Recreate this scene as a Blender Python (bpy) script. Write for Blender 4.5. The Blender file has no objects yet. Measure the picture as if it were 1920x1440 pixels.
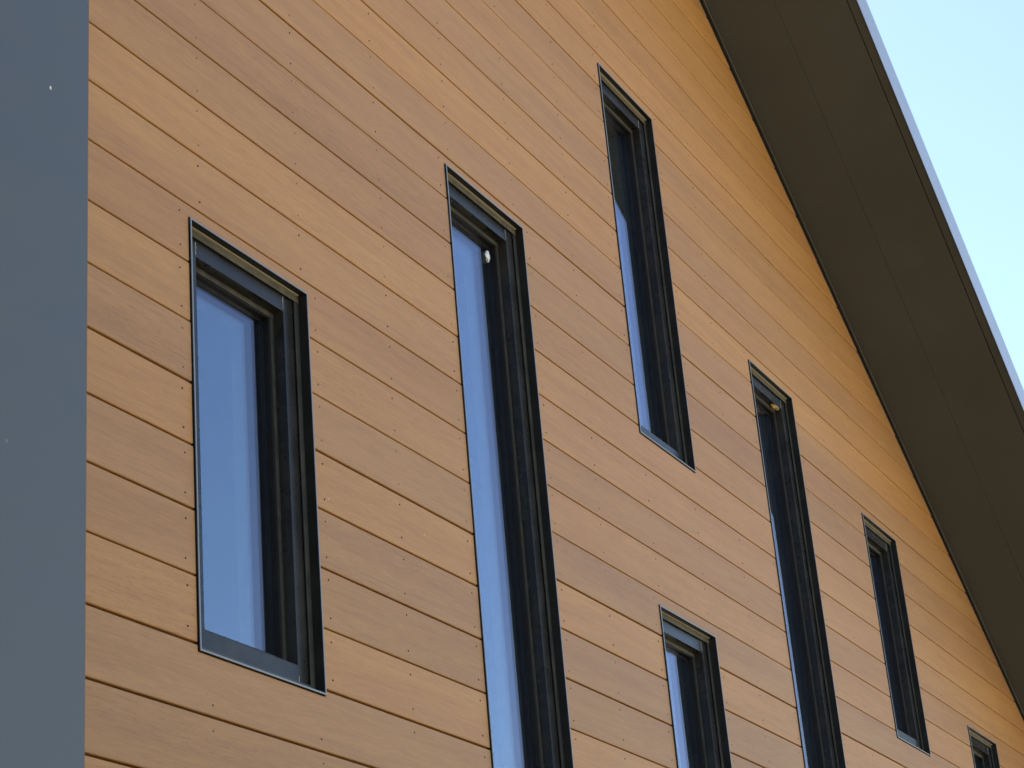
import bpy, bmesh, math, random
from mathutils import Vector, Matrix
random.seed(11)
S = bpy.context.scene
C = S.collection

# ------------------------------------------------------------------ camera, sky, sun, exposure
YAW, PITCH, ROLL = math.radians(64.6456), math.radians(23.1501), math.radians(5.0991)
CAM = Vector((-3.25318, -2.27080, -2.43885))
cy, sy, cp, sp = math.cos(YAW), math.sin(YAW), math.cos(PITCH), math.sin(PITCH)
fwd = Vector((sy*cp, cy*cp, sp)); rt0 = Vector((cy, -sy, 0)); dn0 = fwd.cross(rt0)
rt = rt0*math.cos(ROLL) + dn0*math.sin(ROLL); dn = -rt0*math.sin(ROLL) + dn0*math.cos(ROLL)
cam = bpy.data.cameras.new('camera'); co = bpy.data.objects.new('camera', cam); C.objects.link(co)
cam.sensor_width = 36; cam.lens = 3867.476*36/1920; cam.clip_start = 0.05; cam.clip_end = 2000
up, bk = -dn, -fwd
co.matrix_world = Matrix(((rt.x, up.x, bk.x, CAM.x), (rt.y, up.y, bk.y, CAM.y), (rt.z, up.z, bk.z, CAM.z), (0, 0, 0, 1)))
cam.dof.use_dof = True; cam.dof.focus_distance = 6.0; cam.dof.aperture_fstop = 29
S.camera = co

SUN_EL, SUN_AZ = math.radians(54), math.radians(8)      # azimuth clockwise from +Y: the sun stands behind the building
w = bpy.data.worlds.new('World'); S.world = w; w.use_nodes = True
nt = w.node_tree; bg = nt.nodes['Background']
sky = nt.nodes.new('ShaderNodeTexSky'); sky.sky_type = 'NISHITA'; sky.sun_disc = False
sky.sun_elevation = SUN_EL; sky.sun_rotation = SUN_AZ
sky.altitude = 200; sky.air_density = 1.0; sky.dust_density = 1.2; sky.ozone_density = 1.2
nt.links.new(sky.outputs[0], bg.inputs[0]); bg.inputs[1].default_value = 0.15
sl = bpy.data.lights.new('sun', 'SUN'); sl.energy = 4.5; sl.angle = math.radians(0.5); sl.color = (1, 0.95, 0.87)
so = bpy.data.objects.new('sun', sl); C.objects.link(so)
sd = Vector((math.sin(SUN_AZ)*math.cos(SUN_EL), math.cos(SUN_AZ)*math.cos(SUN_EL), math.sin(SUN_EL)))
so.rotation_euler = sd.to_track_quat('Z', 'Y').to_euler(); so.location = (0, 0, 20)
S.view_settings.view_transform = 'Standard'; S.view_settings.look = 'None'
S.view_settings.gamma = 1; S.view_settings.use_curve_mapping = False
S.view_settings.exposure = 1.3
S.render.engine = 'CYCLES'
S.cycles.max_bounces = 10; S.cycles.transparent_max_bounces = 16; S.cycles.glossy_bounces = 6
S.cycles.caustics_reflective = False; S.cycles.caustics_refractive = False

# ------------------------------------------------------------------ materials
def mat(name):
    m = bpy.data.materials.new(name); m.use_nodes = True
    return m, m.node_tree, m.node_tree.nodes['Principled BSDF']
def N(t, kind, **kw):
    n = t.nodes.new(kind)
    for k, v in kw.items():
        if k.startswith('i_'): n.inputs[k[2:].replace('_', ' ')].default_value = v
        else: setattr(n, k, v)
    return n
def L(t, a, b): t.links.new(a, b)
def math_n(t, op, a, b=None, clamp=False):
    n = N(t, 'ShaderNodeMath', operation=op, use_clamp=clamp)
    for i, v in enumerate((a, b)):
        if v is None: continue
        if isinstance(v, (int, float)): n.inputs[i].default_value = v
        else: L(t, v, n.inputs[i])
    return n.outputs[0]
def ramp(t, src, stops):
    r = N(t, 'ShaderNodeValToRGB'); e = r.color_ramp.elements
    while len(e) < len(stops): e.new(0.5)
    for k, (p, c) in enumerate(stops): e[k].position = p; e[k].color = c if len(c) == 4 else (*c, 1)
    L(t, src, r.inputs[0]); return r.outputs[0]
def mixc(t, f, a, b, mode='MIX'):
    n = N(t, 'ShaderNodeMix', data_type='RGBA', blend_type=mode)
    for i, v in ((0, f), (6, a), (7, b)):
        if isinstance(v, (int, float)): n.inputs[i].default_value = v
        elif isinstance(v, tuple): n.inputs[i].default_value = (*v, 1)
        else: L(t, v, n.inputs[i])
    return n.outputs[2]

def wood():
    m, t, b = mat('composite_wood')
    tc = N(t, 'ShaderNodeTexCoord'); oi = N(t, 'ShaderNodeObjectInfo')
    sep = N(t, 'ShaderNodeSeparateColor'); L(t, oi.outputs['Color'], sep.inputs[0])
    tone, warm, seed = sep.outputs[0], sep.outputs[1], sep.outputs[2]
    sw = math_n(t, 'MULTIPLY', seed, 200.0)
    def noise(scale, det, sc, rough=.55, dist=0.0):
        mp = N(t, 'ShaderNodeMapping'); mp.inputs['Scale'].default_value = scale
        L(t, tc.outputs['Object'], mp.inputs[0])
        n = N(t, 'ShaderNodeTexNoise', noise_dimensions='4D'); n.inputs['Scale'].default_value = sc
        n.inputs['Detail'].default_value = det; n.inputs['Roughness'].default_value = rough
        n.inputs['Distortion'].default_value = dist
        L(t, mp.outputs[0], n.inputs['Vector']); L(t, sw, n.inputs['W']); return n.outputs[0]
    broad = noise((.35, 1, 7), 3, 1.6, .5, .4)       # wide soft streaks
    mid = noise((.7, 1, 14), 4, 3.2, .6, 1.2)        # figure
    fine = noise((3, 1, 60), 5, 5.0, .65, .8)        # fibres
    fleck = noise((9, 1, 70), 3, 6.5, .7, 1.6)       # short flecks
    base = mixc(t, warm, (.475, .256, .100), (.550, .274, .077))
    val = math_n(t, 'ADD', math_n(t, 'MULTIPLY', tone, .36), .765)
    base = mixc(t, 1.0, base, N(t, 'ShaderNodeCombineColor').outputs[0], 'MULTIPLY')
    mc = base.node; cc = mc.inputs[7].links[0].from_node
    for i in range(3): L(t, val, cc.inputs[i])
    c1 = mixc(t, ramp(t, broad, [(.30, (0, 0, 0)), (.70, (1, 1, 1))]), (.92, .87, .87), (1.04, 1.02, .97))
    base = mixc(t, 1.0, base, c1, 'MULTIPLY')
    c2 = mixc(t, ramp(t, mid, [(.33, (0, 0, 0)), (.58, (1, 1, 1))]), (.88, .83, .83), (1.02, 1.01, 1.0))
    base = mixc(t, .75, base, c2, 'MULTIPLY')
    c3 = mixc(t, ramp(t, fine, [(.3, (0, 0, 0)), (.7, (1, 1, 1))]), (.83, .80, .78), (1.11, 1.11, 1.10))
    base = mixc(t, .85, base, c3, 'MULTIPLY')
    c4 = mixc(t, ramp(t, fleck, [(.60, (0, 0, 0)), (.74, (1, 1, 1))]), (1, 1, 1), (.60, .51, .47))
    base = mixc(t, .85, base, c4, 'MULTIPLY')
    vein = noise((1.0, 1, 24), 2, 4.0, .5, 2.4)
    vd = math_n(t, 'ABSOLUTE', math_n(t, 'SUBTRACT', vein, .5))
    patch = noise((.8, 1, 5), 2, 1.3, .5, 0)
    vm = math_n(t, 'MULTIPLY', ramp(t, vd, [(0, (1, 1, 1)), (.028, (0, 0, 0))]), ramp(t, patch, [(.46, (0, 0, 0)), (.62, (1, 1, 1))]))
    base = mixc(t, math_n(t, 'MULTIPLY', vm, .8), base, mixc(t, 1.0, base, (.74, .66, .62), 'MULTIPLY'))
    v = N(t, 'ShaderNodeTexVoronoi'); v.inputs['Scale'].default_value = 7.0; v.inputs['Randomness'].default_value = 1
    L(t, tc.outputs['Object'], v.inputs['Vector'])
    sp_ = math_n(t, 'LESS_THAN', v.outputs['Distance'], .014)
    base = mixc(t, math_n(t, 'MULTIPLY', sp_, .55), base, (.75, .68, .58))
    L(t, base, b.inputs['Base Color'])
    b.inputs['Roughness'].default_value = .5
    L(t, ramp(t, fine, [(.2, (.42,)*3), (.8, (.58,)*3)]), b.inputs['Roughness'])
    b.inputs['Specular IOR Level'].default_value = .36
    bp = N(t, 'ShaderNodeBump'); bp.inputs['Strength'].default_value = .22; bp.inputs['Distance'].default_value = .0012
    L(t, math_n(t, 'ADD', fine, math_n(t, 'MULTIPLY', fleck, .6)), bp.inputs['Height']); L(t, bp.outputs[0], b.inputs['Normal'])
    return m

def metal(name, col, rough, spec=.5, dust=(.3, .29, .25), damt=.15, dscale=6., speck=0, bump=.02, stretch=(1, 1, 1), wav=0.0, coat=0):
    m, t, b = mat(name)
    tc = N(t, 'ShaderNodeTexCoord'); mp = N(t, 'ShaderNodeMapping'); mp.inputs['Scale'].default_value = stretch
    L(t, tc.outputs['Object'], mp.inputs[0])
    n = N(t, 'ShaderNodeTexNoise'); n.inputs['Scale'].default_value = dscale; n.inputs['Detail'].default_value = 6; n.inputs['Roughness'].default_value = .62
    L(t, mp.outputs[0], n.inputs['Vector'])
    f = ramp(t, n.outputs[0], [(.42, (0, 0, 0)), (.78, (1, 1, 1))])
    base = mixc(t, math_n(t, 'MULTIPLY', f, damt), col, dust)
    if speck:
        v = N(t, 'ShaderNodeTexVoronoi'); v.inputs['Scale'].default_value = speck; L(t, tc.outputs['Object'], v.inputs['Vector'])
        n2 = N(t, 'ShaderNodeTexNoise'); n2.inputs['Scale'].default_value = speck*.37; L(t, tc.outputs['Object'], n2.inputs['Vector'])
        s = math_n(t, 'MULTIPLY', math_n(t, 'LESS_THAN', v.outputs['Distance'], .05), math_n(t, 'GREATER_THAN', n2.outputs[0], .56))
        base = mixc(t, math_n(t, 'MULTIPLY', s, .16), base, (.55, .55, .5))
    L(t, base, b.inputs['Base Color'])
    L(t, ramp(t, n.outputs[0], [(.3, (rough*.85,)*3), (.7, (min(1, rough*1.2),)*3)]), b.inputs['Roughness'])
    b.inputs['Specular IOR Level'].default_value = spec
    if coat: b.inputs['Coat Weight'].default_value = coat; b.inputs['Coat Roughness'].default_value = rough*.6
    bp = N(t, 'ShaderNodeBump'); bp.inputs['Strength'].default_value = bump; bp.inputs['Distance'].default_value = .002
    nb = N(t, 'ShaderNodeTexNoise'); nb.inputs['Scale'].default_value = 180; L(t, tc.outputs['Object'], nb.inputs['Vector'])
    h = nb.outputs[0]
    if wav:
        nw = N(t, 'ShaderNodeTexNoise'); nw.inputs['Scale'].default_value = 2.2; nw.inputs['Detail'].default_value = 1
        L(t, tc.outputs['Object'], nw.inputs['Vector']); h = math_n(t, 'ADD', math_n(t, 'MULTIPLY', nb.outputs[0], 1), math_n(t, 'MULTIPLY', nw.outputs[0], wav))
    L(t, h, bp.inputs['Height']); L(t, bp.outputs[0], b.inputs['Normal'])
    return m

def glass(name, tint, trans, f0):
    m, t, b = mat(name); t.nodes.remove(b); out = t.nodes['Material Output']
    lw = N(t, 'ShaderNodeLayerWeight'); lw.inputs[0].default_value = .5
    f = math_n(t, 'ADD', math_n(t, 'MULTIPLY', math_n(t, 'POWER', lw.outputs['Facing'], 5.0), 1-f0), f0)
    g = N(t, 'ShaderNodeBsdfGlossy'); g.inputs['Roughness'].default_value = .004; g.inputs['Color'].default_value = (*tint, 1)
    tr = N(t, 'ShaderNodeBsdfTransparent'); tr.inputs[0].default_value = (*trans, 1)
    mx = N(t, 'ShaderNodeMixShader'); L(t, f, mx.inputs[0]); L(t, tr.outputs[0], mx.inputs[1]); L(t, g.outputs[0], mx.inputs[2])
    # a thin film of dust on the pane
    tc = N(t, 'ShaderNodeTexCoord'); n = N(t, 'ShaderNodeTexNoise'); n.inputs['Scale'].default_value = 5; n.inputs['Detail'].default_value = 5
    L(t, tc.outputs['Object'], n.inputs['Vector'])
    v = N(t, 'ShaderNodeTexVoronoi'); v.inputs['Scale'].default_value = 28; L(t, tc.outputs['Object'], v.inputs['Vector'])
    s = math_n(t, 'LESS_THAN', v.outputs['Distance'], .035)
    d = math_n(t, 'ADD', math_n(t, 'MULTIPLY', n.outputs[0], .004), math_n(t, 'MULTIPLY', s, .25))
    df = N(t, 'ShaderNodeBsdfDiffuse'); df.inputs[0].default_value = (.6, .6, .58, 1)
    m2 = N(t, 'ShaderNodeMixShader'); L(t, d, m2.inputs[0]); L(t, mx.outputs[0], m2.inputs[1]); L(t, df.outputs[0], m2.inputs[2])
    L(t, m2.outputs[0], out.inputs['Surface']); return m

def plain(name, col, rough=.8, scale=3., var=.25):
    m, t, b = mat(name); tc = N(t, 'ShaderNodeTexCoord')
    n = N(t, 'ShaderNodeTexNoise'); n.inputs['Scale'].default_value = scale; n.inputs['Detail'].default_value = 8
    L(t, tc.outputs['Object'], n.inputs['Vector'])
    L(t, mixc(t, n.outputs[0], tuple(c*(1-var) for c in col), tuple(min(1, c*(1+var)) for c in col)), b.inputs['Base Color'])
    b.inputs['Roughness'].default_value = rough; return m

M = dict(
    wood=wood(),
    trim=metal('trim_aluminium', (.015, .0138, .0120), .34, .26, (.16, .15, .11), .08, 14, 60),
    dusty2=metal('dusty_bead', (.055, .052, .042), .5, .4, (.22, .18, .10), .45, 18, 0),
    jambflash=metal('jamb_flashing', (.040, .038, .032), .5, .4, (.14, .12, .08), .35, 20, 0),
    dusty=metal('dusty_flashing', (.075, .062, .036), .6, .4, (.28, .22, .12), .5, 25, 0),
    frame=metal('frame_aluminium', (.020, .0180, .0155), .27, .26, (.20, .18, .13), .11, 11, 70),
    edge=metal('cut_aluminium_edge', (.22, .235, .25), .3, .6, (.3, .3, .28), .2, 20, 0),
    sash=metal('sash_aluminium', (.012, .0105, .0085), .38, .22, (.10, .09, .07), .07, 16, 70),
    seal=metal('black_seal', (.012, .012, .012), .6, .3, (.1, .09, .07), .2, 20, 0),
    column=metal('column_sheet_metal', (.076, .081, .082), .42, .44, (.10, .108, .105), .35, 3.5, 15, .05, (1, 1, 3), 0.0),
    soffit=metal('soffit_sheet_metal', (.056, .0565, .048), .5, .4, (.074, .071, .060), .6, 2.2, 0, .03),
    fascia=metal('fascia_sheet_metal', (.27, .29, .32), .25, .6, (.22, .23, .24), .2, 3, 0, .0),
    glass_out=glass('glass_outer', (.76, .77, 1.0), (.9, .93, .92), .085),
    glass_in=glass('glass_inner', (.74, .88, 1.0), (.88, .93, .92), .13),
    drywall=plain('painted_reveal', (.24, .26, .24), .8, 4, .05),
    dark=plain('dark_interior', (.035, .035, .035), .9, 2, .3),
    membrane=plain('black_membrane', (.012, .011, .010), .9, 5, .3),
    screw=plain('screw_head', (.028, .018, .011), .95, 300, .5),
    ground=plain('dry_grass_ground', (.35, .29, .18), .95, .35, .45),
    roofing=plain('roof_metal', (.06, .065, .07), .4, 2, .1),
    concrete=plain('concrete', (.34, .33, .31), .85, 6, .15),
    white=plain('white_filler', (.78, .77, .72), .7, 90, .15),
    drip=plain('pale_drip_metal', (.46, .40, .29), .5, 40, .15),
    sealant=plain('grey_sealant', (.36, .34, .28), .7, 200, .3),
    foam=plain('yellow_foam', (.5, .33, .12), .8, 60, .35),
)

# ------------------------------------------------------------------ mesh helpers
def mesh_obj(name, verts, faces, m, parent=None, bevel=0):
    me = bpy.data.meshes.new(name); me.from_pydata([tuple(v) for v in verts], [], faces); me.update()
    bm = bmesh.new(); bm.from_mesh(me); bmesh.ops.recalc_face_normals(bm, faces=bm.faces)
    bm.to_mesh(me); bm.free()
    me.materials.append(m); o = bpy.data.objects.new(name, me); C.objects.link(o)
    if parent: o.parent = parent
    if bevel:
        md = o.modifiers.new('bevel', 'BEVEL'); md.width = bevel; md.segments = 2; md.limit_method = 'ANGLE'
    return o
class MB:
    def __init__(s): s.v = []; s.f = []
    def hexa(s, p):     # 8 points: bottom ring 0-3, top ring 4-7
        k = len(s.v); s.v += p
        s.f += [(k, k+3, k+2, k+1), (k+4, k+5, k+6, k+7), (k, k+1, k+5, k+4), (k+1, k+2, k+6, k+5), (k+2, k+3, k+7, k+6), (k+3, k, k+4, k+7)]
    def box(s, x0, x1, y0, y1, z0, z1):
        s.hexa([(x0, y0, z0), (x1, y0, z0), (x1, y1, z0), (x0, y1, z0), (x0, y0, z1), (x1, y0, z1), (x1, y1, z1), (x0, y1, z1)])
    def ring(s, x0, x1, z0, z1, a, b, y0, y1, btop=None):
        """mitred rectangular ring between inset a and inset b, from depth y0 to y1"""
        bt = b if btop is None else btop
        O = [(x0+a, z0+a), (x1-a, z0+a), (x1-a, z1-a), (x0+a, z1-a)]
        I = [(x0+b, z0+b), (x1-b, z0+b), (x1-b, z1-bt), (x0+b, z1-bt)]
        k = len(s.v)
        for y in (y0, y1):
            s.v += [(x, y, z) for x, z in O] + [(x, y, z) for x, z in I]
        for i in range(4):
            j = (i+1) % 4
            s.f += [(k+i, k+j, k+4+j, k+4+i), (k+8+i, k+12+i, k+12+j, k+8+j), (k+i, k+8+i, k+8+j, k+j), (k+4+i, k+4+j, k+12+j, k+12+i)]
    def build(s, name, m, parent=None, bevel=0): return mesh_obj(name, s.v, s.f, m, parent, bevel)

# ------------------------------------------------------------------ ground
GZ = CAM.z - 1.62
g = mesh_obj('ground', [(-600, -600, GZ), (600, -600, GZ), (600, 600, GZ), (-600, 600, GZ)], [(0, 1, 2, 3)], M['ground']); g['kind'] = 'structure'

# ------------------------------------------------------------------ the building
bld = bpy.data.objects.new('building', None); bld.location = (0, 0, 0); C.objects.link(bld)
bld['label'] = 'timber clad building with narrow dark windows, grey metal corner and dark sloping soffit'
bld['category'] = 'building'

SL, Z0 = 0.65450817, 4.68975389            # lower edge of the sloping trim on the wall: Z = Z0 - SL*X
ANG = math.atan(SL); CA, SA = math.cos(ANG), math.sin(ANG)
def ztop(x): return Z0 - SL*x
XL, XR, ZB = -1.108, 9.2, GZ + .28
P = 0.14
# window outlines: x0, x1, bottom, top
WIN = [(0.000, .465, -1.2750, -.3125), (1.2300, 1.7020, -2.05, .3900), (2.4540, 2.9140, -.0250, 1.3550),
       (3.6460, 4.1170, -1.7800, .6560), (4.8780, 5.3430, -.5870, .3820), (2.4490, 2.9060, -1.563, -.6010), (6.0820, 6.5700, -1.2830, -.3200)]
WIN[0] = (-.0023, .4635, -1.2750, -.3125)

# boards -------------------------------------------------------------
tones = {-16:(.7,.9),-15:(.5,.8),-14:(.55,.75),-13:(.62,.7),-12:(.5,.6),-11:(.7,.7),-10:(.62,.6),-9:(.5,.35),-8:(.62,.5),-7:(.6,.25),-6:(.62,.55),-5:(.72,.75),-4:(.56,.3),-3:(.52,.25),-2:(.36,.22),
         -1:(.5,.35),0:(.66,.55),1:(.64,.45),2:(.45,.4),3:(.6,.5),4:(.42,.2),5:(.66,.6),6:(.46,.15),7:(.38,.3),8:(.6,.62),9:(.48,.2),10:(.34,.25),11:(.52,.55)}
wobble = {}
def gapinfo(k):
    if k not in wobble: wobble[k] = (random.uniform(-.0006, .0006), random.uniform(.0026, .0052), random.uniform(-.0008, .0008))
    return wobble[k]
GAPW = .0026    # clearance between boards and window trim
def profile(z0f, z1f, top_edge=True, bot_edge=True):
    """cross-section (y, t) list with rounded arrises; t=0 bottom, 1 top given as offsets"""
    r = .0032; pts = []
    for a in (0, 30, 60, 90):
        a = math.radians(a); pts.append((r - r*math.sin(a), r - r*math.cos(a), 'b'))
    for a in (90, 60, 30, 0):
        a = math.radians(a); pts.append((r - r*math.sin(a), -(r - r*math.cos(a)), 't'))
    return [(.021, 0, 'b')] + pts + [(.021, 0, 't')]
PROF = profile(0, 1)
def seg_mesh(mb, xa, xb, zb, zt, off):
    """one run of board from xa to xb, bottom zb(x) top zt(x)"""
    k = len(mb.v); n = len(PROF)
    for x in (xa, xb):
        for (y, d, e) in PROF:
            mb.v.append((x, y + off, (zb(x) if e == 'b' else zt(x)) + d))
    for i in range(n):
        j = (i+1) % n; mb.f.append((k+i, k+j, k+n+j, k+n+i))
    mb.f.append(tuple(range(k, k+n))); mb.f.append(tuple(range(k+2*n-1, k+n-1, -1)))
nboard = 0
for r in range(-44, 27):
    w0, g0, _ = gapinfo(r); w1, g1, _ = gapinfo(r+1)
    zt_, zb_ = -P*r + w0 - g0/2, -P*(r+1) + w1 + g1/2
    if zb_ < ZB or zb_ > ztop(XL) - .03: continue
    xe_b = (Z0 - .004 - zb_)/SL; xe_t = (Z0 - .004 - zt_)/SL       # where the slope cuts the lower / upper edge
    xend_full = min(XR, xe_t)
    cuts = {XL, max(XL, xend_full)}
    if xe_b < XR: cuts.add(xe_b - .004)
    else: cuts.add(XR)
    act = []
    for (a, b, c, d) in WIN:
        if c - GAPW < zt_ and d + GAPW > zb_:
            act.append((a-GAPW, b+GAPW, c-.0010, d+GAPW)); cuts |= {a-GAPW, b+GAPW}
    xmax = min(XR, xe_b - .004)
    cuts = sorted(c for c in cuts if XL <= c <= xmax)
    runs = []; cur = []
    for a, b in zip(cuts, cuts[1:]):
        if b - a < 1e-5: continue
        mid = (a+b)/2; pieces = [(zb_, zt_)]
        for (wa, wb, wc, wd) in act:
            if wa < mid < wb:
                pieces = []
                if wd < zt_ - .004: pieces.append((wd, zt_))
                if wc > zb_ + .004: pieces.append((zb_, wc))
        if not pieces:
            if cur: runs.append(cur); cur = []
            continue
        cur.append((a, b, pieces[0]))
    if cur: runs.append(cur)
    tone, warm = tones.get(r, (random.uniform(.4, .7), random.uniform(.2, .7)))
    off = random.uniform(-.0005, .0007)
    for run in runs:
        mb = MB()
        for (a, b, (zb, zt)) in run:
            f_zb = lambda x, zb=zb: zb
            f_zt = (lambda x, zt=zt, zb=zb: max(zb+.0066, min(zt, ztop(x) - .004)))
            if a < xe_t < b:
                seg_mesh(mb, a, xe_t, f_zb, f_zt, off); seg_mesh(mb, xe_t, b, f_zb, f_zt, off)
            else: seg_mesh(mb, a, b, f_zb, f_zt, off)
        o = mb.build('board', M['wood'], bld); o.color = (tone, warm, (r % 97)/97.0, 1); nboard += 1

# screws, two per board at each stud and beside each window -------------------------
mb = MB()
def screw(x, z):
    if z > ztop(x) - .03: return
    for (a, b, c, d) in WIN:
        if a - .012 < x < b + .012 and c - .012 < z < d + .012: return
    r = .0021 if x < 3.3 else .0017; k = len(mb.v); n = 8
    x += random.uniform(-.003, .003); z += random.uniform(-.003, .003)
    mb.v += [(x + r*math.cos(i*2*math.pi/n), -.0006, z + r*math.sin(i*2*math.pi/n)) for i in range(n)]
    mb.v += [(x + r*1.2*math.cos(i*2*math.pi/n), .0015, z + r*1.2*math.sin(i*2*math.pi/n)) for i in range(n)]
    mb.f.append(tuple(range(k, k+n)))
    for i in range(n): mb.f.append((k+i, k+(i+1) % n, k+n+(i+1) % n, k+n+i))
cols = [.039 + .4045*k for k in range(-2, 22)]
for r in range(-40, 12):
    for fr in (.19, .81):
        z = -P*(r+fr)
        for x in cols:
            near = False
            for (a, b, c, d) in WIN:
                if c - .03 < z < d + .03 and (a - .12 < x < b + .12): near = True
            if not near: screw(x, z)
        for (a, b, c, d) in WIN:
            if c < z < d + .05:
                screw(a - .035, z); screw(b + .037, z)
scr = mb.build('screw_heads', M['screw'], bld); scr['kind'] = 'stuff'

# wall core behind the boards, with the window openings ------------------------------
ins = .022
xs = sorted({XL, XR} | {w_[0]+ins for w_ in WIN} | {w_[1]-ins for w_ in WIN})
mb = MB()
for a, b in zip(xs, xs[1:]):
    if b - a < .012: 
        pass
    mid = (a+b)/2; ops = sorted((w_[2]+ins, w_[3]-ins) for w_ in WIN if w_[0]+ins < mid < w_[1]-ins)
    z = ZB - .28
    for (c, d) in ops:
        mb.box(a, b, .030, .165, z, c); z = d
    za, zb2 = ztop(a) + .06, ztop(b) + .06
    if min(za, zb2) > z:
        mb.hexa([(a, .030, z), (b, .030, z), (b, .165, z), (a, .165, z), (a, .030, za), (b, .030, zb2), (b, .165, zb2), (a, .165, za)])
mb.build('wall_core', M['membrane'], bld)
mb = MB(); mb.box(XL, XR, -.004, .028, GZ, ZB - .006); mb.build('plinth', M['concrete'], bld)

# the rest of the shell: room behind the wall, closed by back, floor, roof
mb = MB(); DB = 7.0
mb.box(XL, XR, DB, DB+.15, GZ, ztop(XR) - .1)
mb.box(XR - .002, XR + .15, .0, DB, GZ, ztop(XR) + .05)
mb.build('rear_wall', M['dark'], bld)
mb = MB(); mb.box(XL, XR - .01, .17, DB - .01, GZ + .002, GZ + .1); mb.build('floor', M['dark'], bld)
mb = MB(); mb.hexa([(XL, DB-.3, ztop(XR)-.4), (XR, DB-.3, ztop(XR)-.4), (XR, DB-.1, ztop(XR)-.4), (XL, DB-.1, ztop(XR)-.4), (XL, DB-.3, ztop(XL)), (XR, DB-.3, ztop(XR)), (XR, DB-.1, ztop(XR)), (XL, DB-.1, ztop(XL))])
mb.build('rear_gable', M['dark'], bld)

# windows --------------------------------------------------------------------------
WLAB = ['short window with a broad blue sky reflection, nearest the grey column',
        'tall window running off the bottom, with a white filler blob in its upper corner',
        'highest window, its pane half reflecting the soffit',
        'tall window running off the bottom, with only a thin blue sliver of reflection',
        'short dark window under the soffit without any blue reflection',
        'short window below the highest one, cut by the bottom of the picture',
        'smallest window in the lower right corner']
wins = []
for i, (a, b, c, d) in enumerate(WIN):
    we = bpy.data.objects.new('window', None); C.objects.link(we); we.parent = bld; we['label'] = WLAB[i]
    we.location = (a, 0, c); W_, H_ = b - a, d - c; wins.append(we)
    def R(name, m, specs, bevel=0):
        mb = MB()
        for s_ in specs: mb.ring(0, W_, 0, H_, *s_)
        o = mb.build(name, m, we, bevel); return o
    R('trim', M['trim'], [(0, .0042, -.0030, .0225)])
    R('trim_edge', M['edge'], [(0, .0042, -.0050, -.0031)], .0006)
    R('flashing', M['jambflash'], [(.0043, .0215, .0205, .0225)])
    R('frame', M['frame'], [(.0190, .0610, .0265, .0570)], .0008)
    R('sash', M['sash'], [(.0590, .0790, .0563, .0950, .0770)], .0006)
    R('bead', M['jambflash'], [(.0610, .0740, .0545, .0562)])
    mb = MB(); mb.box(.0037, W_-.0037, .0192, .0203, H_-.0215, H_-.0037); mb.build('head_flashing', M['dusty'], we)
    mb = MB(); mb.box(.0611, W_-.0611, .0530, .0543, H_-.0735, H_-.0611); mb.build('head_bead', M['dusty2'], we)
    R('seal', M['seal'], [(.0770, .0850, .0717, .0808)])
    for nm, y0, y1, mm in (('outer_pane', .0675, .0715, M['glass_out']), ('inner_pane', .0810, .0850, M['glass_in'])):
        mb = MB(); mb.box(.078, W_-.078, y0, y1, .078, H_-.078)
        o = mb.build(nm, mm, we)
    R('inner_reveal', M['drywall'], [(.0220, .0640, .1005, .1720)])
    mb = MB()          # mitre of the frame and the runs of sealant beside it
    mb.box(W_-.0622, W_-.0600, .0262, .0545, H_-.0622, H_-.0600)
    mb.build('corner_joint', M['dusty'], we)
    for x_, za_, zb3 in ((.0602, H_-.0570, H_-.0260), (W_-.0618, H_-.0560, H_-.0235), (W_-.0600, .0240, .0380)):
        k_ = random.uniform(.0007, .0012); zz = za_; mb = MB()
        while zz < zb3:
            h_ = random.uniform(.004, .010); dx = random.uniform(-.0006, .0006)
            mb.box(x_-k_+dx, x_+k_+dx, .0256, .0268, zz, min(zb3, zz+h_)); zz += h_ - .0002; k_ = random.uniform(.0004, .0013)
        mb.build('sealant', M['sealant'], we)
    # thin bright drip strip under the head trim
    mb = MB(); mb.box(.0038, W_-.014, .0120, .0190, H_-.0072, H_-.0052); mb.build('drip_strip', M['drip'], we)

# white lump on the second window, yellow sealant under the head of the fourth
def lump(name, m, parent, cx, cyy, cz, rx, ry, rz, seed):
    bm = bmesh.new(); bmesh.ops.create_icosphere(bm, subdivisions=3, radius=1)
    rnd = random.Random(seed); ph = [rnd.uniform(0, 6.28) for _ in range(6)]
    for v in bm.verts:
        q = v.co.copy(); k = 1 + .34*math.sin(4*q.x+ph[0])*math.cos(5*q.z+ph[1]) + .22*math.sin(9*q.z+ph[2]+3*q.x) + .08*math.sin(15*q.x+ph[3])
        v.co = Vector((q.x*rx*k, q.y*ry, q.z*rz*k))
    me = bpy.data.meshes.new(name); bm.to_mesh(me); bm.free(); me.materials.append(m)
    for p_ in me.polygons: p_.use_smooth = True
    o = bpy.data.objects.new(name, me); C.objects.link(o); o.parent = parent; o.location = (cx, cyy, cz); return o
W2w, W2h = WIN[1][1]-WIN[1][0], WIN[1][3]-WIN[1][2]
lump('filler_lump', M['white'], wins[1], W2w-.117, .0640, W2h-.122, .0120, .0045, .0175, 3)
W4w, W4h = WIN[3][1]-WIN[3][0], WIN[3][3]-WIN[3][2]
lump('sealant_lump', M['foam'], wins[3], W4w-.10, .041, W4h-.0625, .035, .012, .006, 5)

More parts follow.
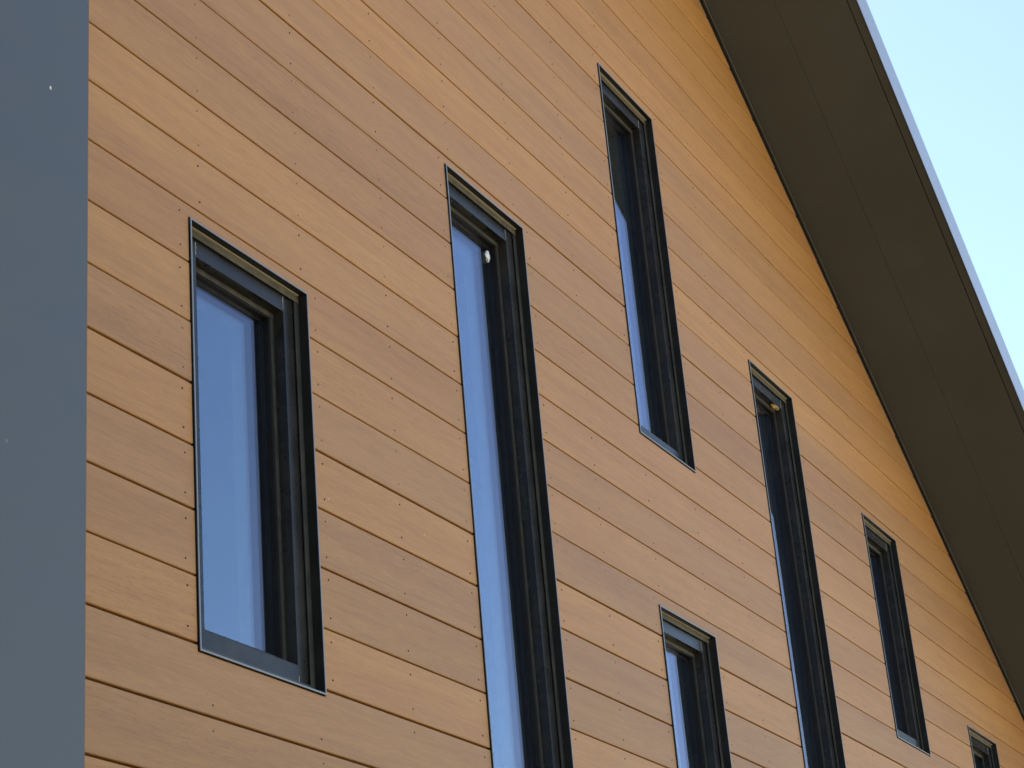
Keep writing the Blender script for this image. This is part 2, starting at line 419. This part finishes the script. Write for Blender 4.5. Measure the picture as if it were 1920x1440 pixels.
# roof: sloped members in (u along the slope, y, w square to it) ----------------------
WS = .020        # soffit face above the wall line
def sl_pt(u, y, ww): return (u*CA + ww*SA, y, Z0 - u*SA + ww*CA)
UA = (XL - .26)/CA; UB = (XR + .35)/CA
def slope_box(name, m, y0, y1, w0, w1, bevel=0, ua=UA, ub=UB):
    mb = MB(); mb.hexa([sl_pt(ua, y0, w0), sl_pt(ub, y0, w0), sl_pt(ub, y1, w0), sl_pt(ua, y1, w0), sl_pt(ua, y0, w1), sl_pt(ub, y0, w1), sl_pt(ub, y1, w1), sl_pt(ua, y1, w1)])
    return mb.build(name, m, bld, bevel)
slope_box('soffit_panel', M['soffit'], -.2780, -.0120, WS, WS+.012, .001)
slope_box('soffit_panel', M['soffit'], -.5545, -.2790, WS, WS+.012, .001)
slope_box('soffit_edge_trim', M['soffit'], -.5945, -.5585, WS-.001, WS+.012, .001)
slope_box('fascia', M['fascia'], -.5970, -.5950, WS-.006, WS+.157)
slope_box('roof_deck', M['roofing'], -.5945, DB+.3, WS+.0125, WS+.150)
slope_box('roof_edge_cap', M['roofing'], -.5940, -.50, WS+.1505, WS+.155)
slope_box('wall_channel', M['seal'], -.0095, -.0030, -.0010, WS+.011)
slope_box('wall_channel_lip', M['drip'], -.0115, -.0103, WS-.0015, WS-.0005)

# corner column ----------------------------------------------------------------------
mb = MB()
xe_t_, xe_b_ = -1.1045, -1.1235           # its edge leans very slightly
zt1, zb1 = 5.2, GZ
def xe(z): return -1.1101 + (z + .605)*(-1.1212+1.1101)/(-1.796+.605)
x_out = -1.37
mb.hexa([(x_out, -.6, zb1), (xe(zb1), -.6, zb1), (xe(zb1), DB, zb1), (x_out, DB, zb1),
         (x_out, -.6, ztop(x_out)+.02), (xe(5.4), -.6, ztop(xe(5.4))+.02), (xe(5.4), DB, ztop(xe(5.4))+.02), (x_out, DB, ztop(x_out)+.02)])
mb.build('corner_column', M['column'], bld, .002)
f_ = 3867.476
def ray(px, py):
    return (rt*((px-960)/f_) + dn*((py-720)/f_) + fwd)
d_ = ray(94, 165); k_ = (-.6 - CAM.y)/d_.y; q_ = CAM + d_*k_
lump('paint_fleck', M['white'], bld, q_.x, -.6005, q_.z, .0018, .0012, .0026, 8)
